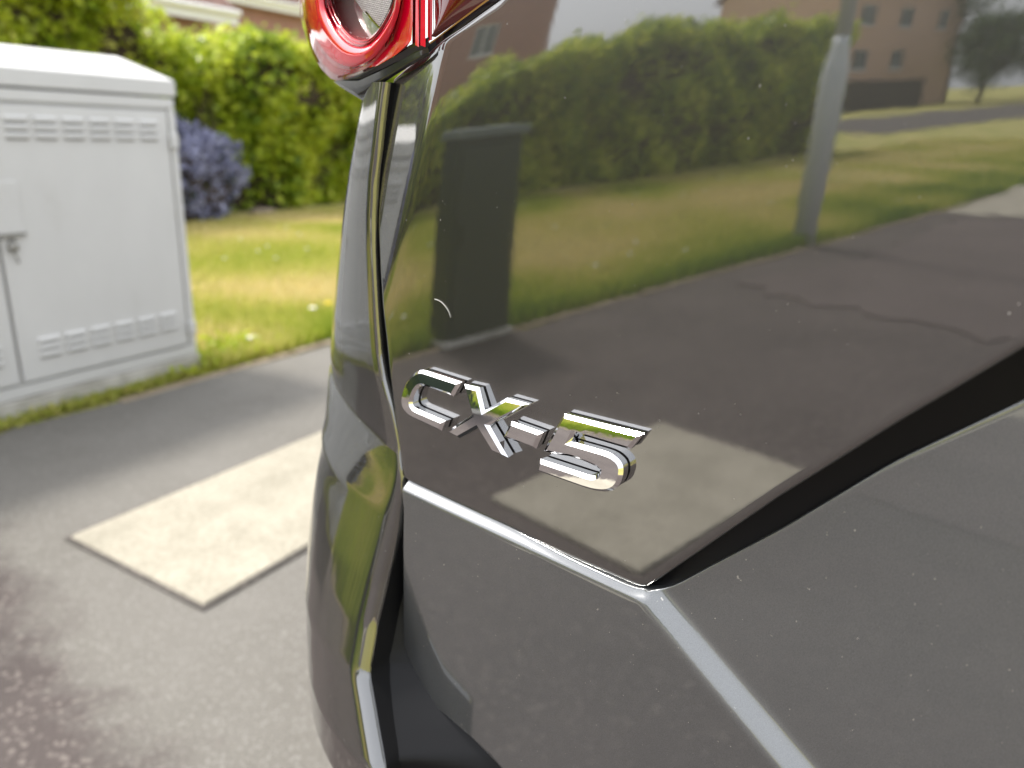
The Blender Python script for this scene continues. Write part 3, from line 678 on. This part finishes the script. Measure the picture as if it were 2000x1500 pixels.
q = MB(); q.lathe([(.016, -.03), (.018, -.024), (.018, -.0125), (.012, -.0122)][::-1], (-.715, 0, .635), 16, 'y'); lk = q.build('padlock', 'zinc', cab, True)
q = MB(); q.tube([(-.725, -.022, .645), (-.722, -.022, .665), (-.708, -.022, .665), (-.705, -.022, .645)], .004); q.build('shackle', 'zinc', lk, True)
q = MB(); q.tube([(-.715, -.020, .62), (-.709, -.02, .60), (-.703, -.02, .578)], .003); q.build('key_tag', 'zinc', lk, True)
# lid: overhanging tray with a hipped, shallow sloping top
zl = 1.172; ov = .010
Vl = [(-W_-ov, -ov, zl), (ov, -ov, zl), (ov, DEP+ov, zl), (-W_-ov, DEP+ov, zl)]
Vl += [(x, y, zl+.062) for x, y, _ in Vl]
Vl += [(-W_+.09, .20, zl+.145), (-.09, .20, zl+.145), (-.09, DEP-.06, zl+.145), (-W_+.09, DEP-.06, zl+.145)]
bevel(mesh('lid', Vl, [(3, 2, 1, 0), (0, 1, 5, 4), (1, 2, 6, 5), (2, 3, 7, 6), (3, 0, 4, 7), (4, 5, 9, 8), (5, 6, 10, 9), (6, 7, 11, 10), (7, 4, 8, 11), (8, 9, 10, 11)], 'cab_white', cab), .006, 3, 10)
# moss and litter along its foot
C = np.array([G(A1-RNG.uniform(.02, 1.6), PP-.02-abs(RNG.normal(0, .03)), .008+abs(RNG.normal(0, .012))) for _ in range(2600)])
tag(leafcloud('moss', C, .009, 'grassblade', None, RNG.uniform(.3, .85, len(C))), 'thin strip of yellow green moss along foot of white cabinet', 'moss', None, 'stuff')

# ------------------------------------------------------------------ green cabinet (seen in the paint)
gc = empty('green_utility_cabinet', G(-1.715, 2.76), STREET, 'dark green utility cabinet with pale lid mirrored in the tailgate', 'cabinet')
def gb(name, m_, *a, bv=.006):
    q = MB(); q.box(*a); return bevel(q.build(name, m_, gc), bv)
gb('plinth', 'plinth', -.21, .21, -.02, .16, 0, .03)
gb('body', 'cab_green', -.195, .195, .006, .14, .03, 1.0)
gb('door', 'cab_green', -.175, .175, -.006, .008, .07, .97)
gb('lid', 'cab_green_top', -.215, .215, -.025, .165, 1.003, 1.05)
gb('handle', 'cab_green', .12, .15, -.022, -.0065, .5, .6, bv=.003)

# ------------------------------------------------------------------ street lamp
lp = empty('street_lamp', G(-4.95, 2.9), 0, 'grey steel street lamp post standing on the verge, mirrored in the tailgate', 'street lamp')
q = MB(); q.lathe([(.085, -.02), (.085, 1.25), (.08, 1.30), (.056, 1.42), (.054, 1.5)], n=24); q.build('base_section', 'galv', lp, True)
q = MB(); q.lathe([(.055, 1.49), (.045, 4.0), (.035, 5.95)], n=20); q.build('pole', 'galv', lp, True)
q = MB(); q.tube([(0, 0, 5.9), (.1, -.05, 6.05), (.5, -.25, 6.12), (.8, -.4, 6.13)], .025, 8); q.build('bracket', 'galv', lp, True)
q = MB(); q.lathe([(.02, .06), (.12, .03), (.13, 0), (.09, -.04), (.0, -.05)], (.9, -.45, 6.12), 16); q.build('lantern', 'pvc', lp, True)
q = MB(); q.box(-.04, .04, -.089, -.083, .55, 1.0); q.build('access_door', 'galv', lp)

# ------------------------------------------------------------------ hedge
HP = 7.55
hedge = empty('hedge', G(0, HP+.7), STREET, 'long leafy yellow green hedge behind the lawn', 'hedge')
L0, L1 = -14.4, 26.0; HT = 2.3
def htop(a): return np.interp(a, [-15, -9, -6.9, -6.2, -5, -3, -1.6, 0, 2.5, 5.15, 5.7, 9, 26], [2.4, 2.25, 1.98, 1.8, 1.3, 1.3, 2.0, 2.5, 2.5, 2.45, 2.0, 2.0, 2.2])+.05*np.sin(a*1.9)+.04*np.sin(a*4.7+1)
n = 150000
a_ = RNG.uniform(L0, L1, n)
dens = np.where((a_ > 3) & (a_ < 14), 1.0, np.where((a_ < -2) & (a_ > -15), .85, .45)); a_ = a_[RNG.uniform(size=n) < dens]; n = len(a_)
z_ = RNG.uniform(0, 1, n)**.9*htop(a_); face = RNG.uniform(size=n) < .72
bul = .30*np.sin(z_*2.2+a_*.9)+.22*np.sin(a_*2.3+z_*1.3)+.12*np.sin(a_*5.1-z_*4)
y_ = np.where(face, -.45+bul*.55-.12*np.sin(z_/HT*math.pi)+np.abs(RNG.normal(0, .13, n)), RNG.uniform(-.6, .9, n))
z_ = np.where(face, z_, htop(a_)-.15+RNG.normal(0, .09, n)+.10*np.sin(a_*4+y_*3))
C = np.stack([a_, y_, np.maximum(z_, .03)], 1)
hole = vnoise(C*np.array([1, .3, 1.3]), 2.6, 3)
keep = (hole < .72) | (~face) | (RNG.uniform(size=n) < .25)
C = C[keep]
clump = vnoise(C, 5.0, 5); rnd = .25+.55*clump+RNG.normal(0, .16, len(C))
o = leafcloud('foliage', C, .062, 'leaf', hedge, rnd, np.array([0, -.35, .8]), .8); o['kind'] = 'stuff'
gxx = np.linspace(L0+.1, L1-.1, 180); Vv = []
ring = [(-.28, 0), (-.30, .8), (-.28, 1.6), (-.2, 2.0), (.6, 2.0), (.7, 0)]
for a in gxx:
    for y, z in ring: Vv.append((a, y+.16*math.sin(z*2.2+a*.9)+.1*math.sin(a*2.3), z*float(htop(a))/2.25 if z else -.01))
mesh('core', Vv, gridfaces(len(gxx), len(ring))+[tuple(range(6)), tuple(range(len(Vv)-6, len(Vv)))[::-1]], 'soil', hedge, True)
q = MB()
for k in range(260):
    a = RNG.uniform(3, 12) if k < 150 else RNG.uniform(-12, 3); x0 = np.array([a, -.15, .05]); x1 = x0+np.array([RNG.normal(0, .35), RNG.uniform(-.4, -.1), RNG.uniform(.8, 2.0)])
    q.tube([x0, .5*(x0+x1)+RNG.normal(0, .06, 3), x1], [.016, .011, .005], 5)
o = q.build('stems', 'bark', hedge); o['kind'] = 'stuff'

# blue flowering bushes in front of the hedge
def blue_bush(a, p, rx, ry, rz, n, label):
    bush = empty('flowering_bush', G(a, p), STREET, label, 'bush')
    d = RNG.normal(size=(n, 3)); d /= np.linalg.norm(d, axis=1, keepdims=True); rr = RNG.uniform(.55, 1.0, n)**.6
    C = d*rr[:, None]*np.array([rx, ry, rz]); C *= (1+.25*(vnoise(d, 6, 9)-.5))[:, None]; C[:, 2] += rz*.7; C = C[C[:, 2] > .0]
    leafcloud('blossom', C, .036, 'blossom', bush, .1+.8*vnoise(C, 11, 4)+RNG.normal(0, .15, len(C)))['kind'] = 'stuff'
    q = MB(); q.lathe([(.58, 0), (.70, .37), (.53, .8), (.1, 1.0)], n=14); o = q.build('leafy_core', 'soil', bush, True); o.scale = (rx*1.2, ry*1.2, rz*1.35)
    q = MB()
    for k in range(9): q.tube([(RNG.normal(0, .05), RNG.normal(0, .05), 0), (RNG.normal(0, .3), RNG.normal(0, .2), .6)], [.02, .008], 5)
    q.build('stem', 'bark', bush)
b0 = on_ground(365, 437)
blue_bush(b0[0]+.05, b0[1]+.35, .95, .55, .68, 9000, 'rounded bush covered in violet blue blossom behind white cabinet')
blue_bush(-.15, 5.5, .7, .5, .8, 7000, 'violet blue bush mirrored in the paint beside the two cabinets')

# ------------------------------------------------------------------ grass
def grass(n, amin, amax, pmin, pmax, hgt, seed):
    r = np.random.default_rng(seed); a = r.uniform(amin, amax, n); p = pmin+(pmax-pmin)*r.uniform(0, 1, n)**1.3
    return np.stack([a, p], 1)
pts = np.vstack([grass(90000, 2.0, 9.5, 2.83, 7.4, .05, 1), grass(90000, -9, 2.0, 2.83, 7.4, .05, 2), grass(20000, -18, -9, 2.9, 7.4, .06, 3)])
ok = ~((pts[:, 0] > A1-W_-.05) & (pts[:, 0] < A1+.03) & (pts[:, 1] < PP+DEP+.03))
pts = pts[ok]; P = np.stack([pts[:, 0], pts[:, 1], 0*pts[:, 0]], 1)
patch = vnoise(P, 2.0, 21); lush = np.exp(-(pts[:, 1]-2.83)/.22)+.9*np.exp(-np.abs(pts[:, 1]-3.5)/.4)*(pts[:, 0] < 2)*.5
hgt = .03+.03*patch+.05*np.clip(lush, 0, 1)+RNG.uniform(0, .02, len(P)); wdt = .006+.004*RNG.uniform(size=len(P))
th = RNG.uniform(0, 2*math.pi, len(P)); lean = RNG.normal(0, .03, (len(P), 2)); n = len(P)
base = P[:, :1]*e[None]+P[:, 1:2]*nrm[None]-np.array([0, 0, .012]); sd = np.stack([np.cos(th), np.sin(th), 0*th], 1)*wdt[:, None]
V = np.empty((n, 3, 3)); V[:, 0] = base-sd; V[:, 1] = base+sd; V[:, 2] = base+np.stack([lean[:, 0], lean[:, 1], hgt+.012], 1)
me = bpy.data.meshes.new('grass'); me.vertices.add(n*3); me.vertices.foreach_set('co', V.reshape(-1)); me.loops.add(n*3); me.loops.foreach_set('vertex_index', np.arange(n*3, dtype=np.int32))
me.polygons.add(n); me.polygons.foreach_set('loop_start', np.arange(0, n*3, 3, dtype=np.int32)); me.polygons.foreach_set('loop_total', np.full(n, 3, dtype=np.int32)); me.update(calc_edges=True)
at = me.attributes.new('rnd', 'FLOAT', 'FACE'); at.data.foreach_set('value', np.clip(1.16-.75*patch-.5*np.clip(lush, 0, 1)+RNG.normal(0, .12, n), 0, 1).astype(np.float32))
me.materials.append(MT['grassblade']); go = link('grass', me); tag(go, 'mown patchy lawn of yellow green grass between footpath and hedge', 'grass', None, 'stuff')
# weed tuft at the cabinet's right corner
w0 = on_ground(430, 708); C = np.array([G(w0[0]+RNG.normal(0, .13), w0[1]+.05+RNG.normal(0, .07), abs(RNG.normal(.03, .03))) for _ in range(700)])
tuft = empty('weed_tuft', G(*w0), 0, 'bright green tuft of weeds at right foot of white cabinet', 'weed'); bpy.context.view_layer.update()
o = leafcloud('leaves', C-np.array(tuft.location), .018, 'leaf', tuft, RNG.uniform(.35, .7, len(C))); o['kind'] = 'stuff'
def flower(x, y, r_, name, label, cat, petal, grp=None, h=.06):
    a, p = on_ground(x, y); f = empty(name, G(a, p), 0, label, cat, grp)
    q = MB(); q.tube([(0, 0, -.01), (.004, 0, h*.6), (0, .003, h)], .0015, 5); q.build('stem', 'leaf', f)
    q = MB(); q.lathe([(.2*r_, h-.003), (r_, h+.002), (.85*r_, h+.008), (.3*r_, h+.010)], n=12); q.build('petals', petal, f, True)
    q = MB(); q.lathe([(.35*r_, h+.0095), (.2*r_, h+.013)], n=10); q.build('eye', 'yellow', f, True)
flower(489, 682, .032, 'white_flower', 'largest white flower in the lawn, near the white cabinet foot', 'flower', 'petal')
flower(612, 622, .022, 'white_flower', 'white flower beside the yellow one next to the car', 'flower', 'petal')
flower(642, 612, .022, 'yellow_flower', 'single yellow dandelion in the lawn next to the car', 'flower', 'yellow')
for k, (x, y) in enumerate([(505, 505), (523, 495), (540, 520), (470, 480), (585, 470), (600, 500), (440, 520), (560, 455)]):
    flower(x, y, .011, 'daisy', 'tiny white daisy scattered in the middle of the lawn', 'flower', 'petal', 'daisies in the lawn')
for k in range(26):
    a, p = RNG.uniform(-9, -1.5), RNG.uniform(3.3, 6.8); f = empty('daisy', G(a, p), 0, 'tiny white daisy in the lawn mirrored in the tailgate', 'flower', 'daisies mirrored in the paint')
    q = MB(); q.lathe([(.004, .04), (.02, .045), (.017, .05), (.005, .052)], n=8); q.build('petals', 'petal', f, True)
st = on_ground(512, 418)
q = MB(); q.lathe([(.12, 0), (.17, .03), (.15, .07), (.05, .09)], n=9); o = q.build('pale_stone', 'kerb', None, True); o.location = G(*st); o.rotation_euler[2] = 1; o.scale = (1.2, .7, .8); tag(o, 'flat pale stone on the lawn beside the blue bush', 'stone')

# ------------------------------------------------------------------ houses
def house(name, a0, a1, p0, dep, zh, label, brick='brick', wins=(), gable=True, roof_h=2.2, ov=.35, fascia=True):
    h = empty(name, G(.5*(a0+a1), p0), STREET, label, 'house'); hw = .5*(a1-a0)
    # front wall with real window openings is built from strips
    xs = sorted({-hw, hw}|{q[0]-.5*(a0+a1) for q in wins}|{q[1]-.5*(a0+a1) for q in wins}); zs = sorted({0, zh}|{q[2] for q in wins}|{q[3] for q in wins})
    q = MB()
    for i in range(len(xs)-1):
        for j in range(len(zs)-1):
            cx, cz = .5*(xs[i]+xs[i+1]), .5*(zs[j]+zs[j+1])
            if any(w_[0]-.5*(a0+a1) < cx < w_[1]-.5*(a0+a1) and w_[2] < cz < w_[3] for w_ in wins): continue
            q.add([(xs[i], 0, zs[j]), (xs[i+1], 0, zs[j]), (xs[i+1], 0, zs[j+1]), (xs[i], 0, zs[j+1])], [(0, 1, 2, 3)])
    q.add([(-hw, 0, 0), (-hw, dep, 0), (-hw, dep, zh), (-hw, dep/2, zh+roof_h if gable else zh), (-hw, 0, zh)], [(4, 3, 2, 1, 0)])
    q.add([(hw, 0, 0), (hw, dep, 0), (hw, dep, zh), (hw, dep/2, zh+roof_h if gable else zh), (hw, 0, zh)], [(0, 1, 2, 3, 4)])
    q.add([(-hw, dep, 0), (hw, dep, 0), (hw, dep, zh), (-hw, dep, zh)], [(3, 2, 1, 0)])
    q.build('wall', brick, h)
    s = roof_h/(dep/2); q = MB(); t = .12
    for y0, y1 in ((-ov, dep/2), (dep+ov, dep/2)):
        z0 = zh-ov*s+.10; z1 = zh+roof_h+.10
        q.add([(-hw-ov, y0, z0), (hw+ov, y0, z0), (hw+ov, y1, z1), (-hw-ov, y1, z1), (-hw-ov, y0, z0+t), (hw+ov, y0, z0+t), (hw+ov, y1, z1+t), (-hw-ov, y1, z1+t)],
              [(0, 1, 2, 3), (7, 6, 5, 4), (0, 4, 5, 1), (1, 5, 6, 2), (3, 7, 4, 0)])
    rf = q.build('roof', 'tiles', h)
    if fascia:
        q = MB(); q.box(-hw-ov, hw+ov, -ov-.04, -ov-.012, zh-ov*s-.09, zh-ov*s+.16); q.build('fascia', 'pvc', rf)
        q = MB(); q.tube([(-hw-ov, -ov-.10, zh-ov*s+.14), (hw+ov, -ov-.10, zh-ov*s+.14)], .06, 8); q.build('gutter', 'pvc', rf)
    for x0, x1, z0, z1 in wins:
        x0 -= .5*(a0+a1); x1 -= .5*(a0+a1); xm = .5*(x0+x1); q = MB(); f = .06
        q.box(x0, x1, .04, .10, z0, z0+f); q.box(x0, x1, .04, .10, z1-f, z1); q.box(x0, x0+f, .04, .10, z0+f, z1-f); q.box(x1-f, x1, .04, .10, z0+f, z1-f); q.box(xm-f/2, xm+f/2, .042, .098, z0+f, z1-f)
        wn = q.build('window', 'pvc', h)
        q = MB(); q.box(x0-.05, x1+.05, -.06, .12, z0-.06, z0-.001); q.build('sill', 'pvc', wn)
        for u0, u1 in ((x0+f, xm-f/2), (xm+f/2, x1-f)): q = MB(); q.box(u0, u1, .065, .075, z0+f, z1-f); q.build('pane', 'pane', wn)
    return h
# house behind the hedge, straight ahead
ae, ze = on_plane(462, 20, 14.0)
house('brick_house', ae-9, ae-.35, 14.35, 7, ze+.05, 'red brick house with white fascia peeping over the hedge above white cabinet', roof_h=2.6, wins=[(ae-4, ae-2.8, 1.0, 2.1)])
ah, zh_ = on_plane(560, 20, 20.0)
house('brick_house', ah-5.5, ah+6, 20, 8, zh_+.3, 'brown tiled house partly hidden behind the red tail lamp', roof_h=4.5, ov=.3)
house('brick_house', -22.6, -15.2, 26, 7, 7.6, 'plain brick house wall with one window mirrored above the hedge', wins=[(-19.4, -18.0, 3.9, 5.4)], roof_h=2.2)
house('orange_brick_house', -62, -45.5, 25, 9, 7.4, 'far orange brick house with white windows mirrored beside lamp post', 'brick_orange', wins=[(-49.2, -47.4, 2.3, 3.5), (-49.2, -47.4, 4.9, 6.1), (-54.2, -52.4, 2.3, 3.5), (-54.2, -52.4, 4.9, 6.1), (-59.5, -58, 4.9, 6.1)], roof_h=3)
fe = empty('board_fence', G(-44, 21.5), STREET, 'dark wooden fence in front of the far orange house, mirrored in the tailgate', 'fence')
for k in range(60):
    q = MB(); q.box(-6+k*.2, -6+k*.2+.19, 0, .025, 0, 1.6+RNG.uniform(-.02, .02)); q.build('board', 'fence', fe)
q = MB(); q.box(-6, 6, .03, .08, .4, .5); q.box(-6, 6, .03, .08, 1.3, 1.4); q.build('rail', 'fence', fe)

def tree(a, p, h, cr, label, mname='leaf_dark', n=7000):
    t = empty('tree', G(a, p), RNG.uniform(0, 6), label, 'tree', 'trees behind us, seen only in the paint')
    q = MB(); q.tube([(0, 0, -.1), (.05, .02, h*.25), (0, .1, h*.5), (.1, 0, h*.8)], [.16, .13, .1, .03], 8)
    for k in range(7):
        an = k*.9; b_ = np.array([.03, .05, h*(.35+.06*k)]); q.tube([b_, b_+np.array([math.cos(an)*cr*.4, math.sin(an)*cr*.4, .4]), b_+np.array([math.cos(an)*cr*.8, math.sin(an)*cr*.8, .9])], [.06, .04, .015], 6)
    q.build('trunk', 'bark', t, True)
    cs = RNG.normal(size=(26, 3))*np.array([cr*.5, cr*.5, cr*.42])+np.array([0, 0, h*.68]); C = cs[RNG.integers(0, 26, n)]+RNG.normal(size=(n, 3))*cr*.2
    leafcloud('crown', C, .12, mname, t, .2+.6*vnoise(C, 3, 2)+RNG.normal(0, .15, n))['kind'] = 'stuff'
tree(-53.5, 19.5, 5.0, 1.9, 'leafy tree in front of the far orange house')
tree(-62, 17, 6.5, 2.6, 'broad tree beyond the far orange house corner')

for a, p in ((-70, 19), (-74, 14.5), (-66, 8), (-80, 9), (-72, 3), (-82, 22), (-62, 25), (-60, 4)):
    tree(a, p, RNG.uniform(7, 9), RNG.uniform(3, 3.8), 'tree in the far row mirrored in the upper right of the tailgate', n=5000)
# ------------------------------------------------------------------ one stray fibre on the paint
hp = hits([(850, 584), (862, 588), (870, 597), (878, 608), (881, 620)], W_A)
q = MB(); q.tube([P3(u, v, float(W_A(np.array([u]), np.array([v]))[0])+.0004) for u, v in smoothpoly(hp, 12, 2)], .00013, 5)
tag(q.build('fibre', 'petal', None, True), 'tiny pale hair stuck to the grey paint above the chrome letters', 'hair')
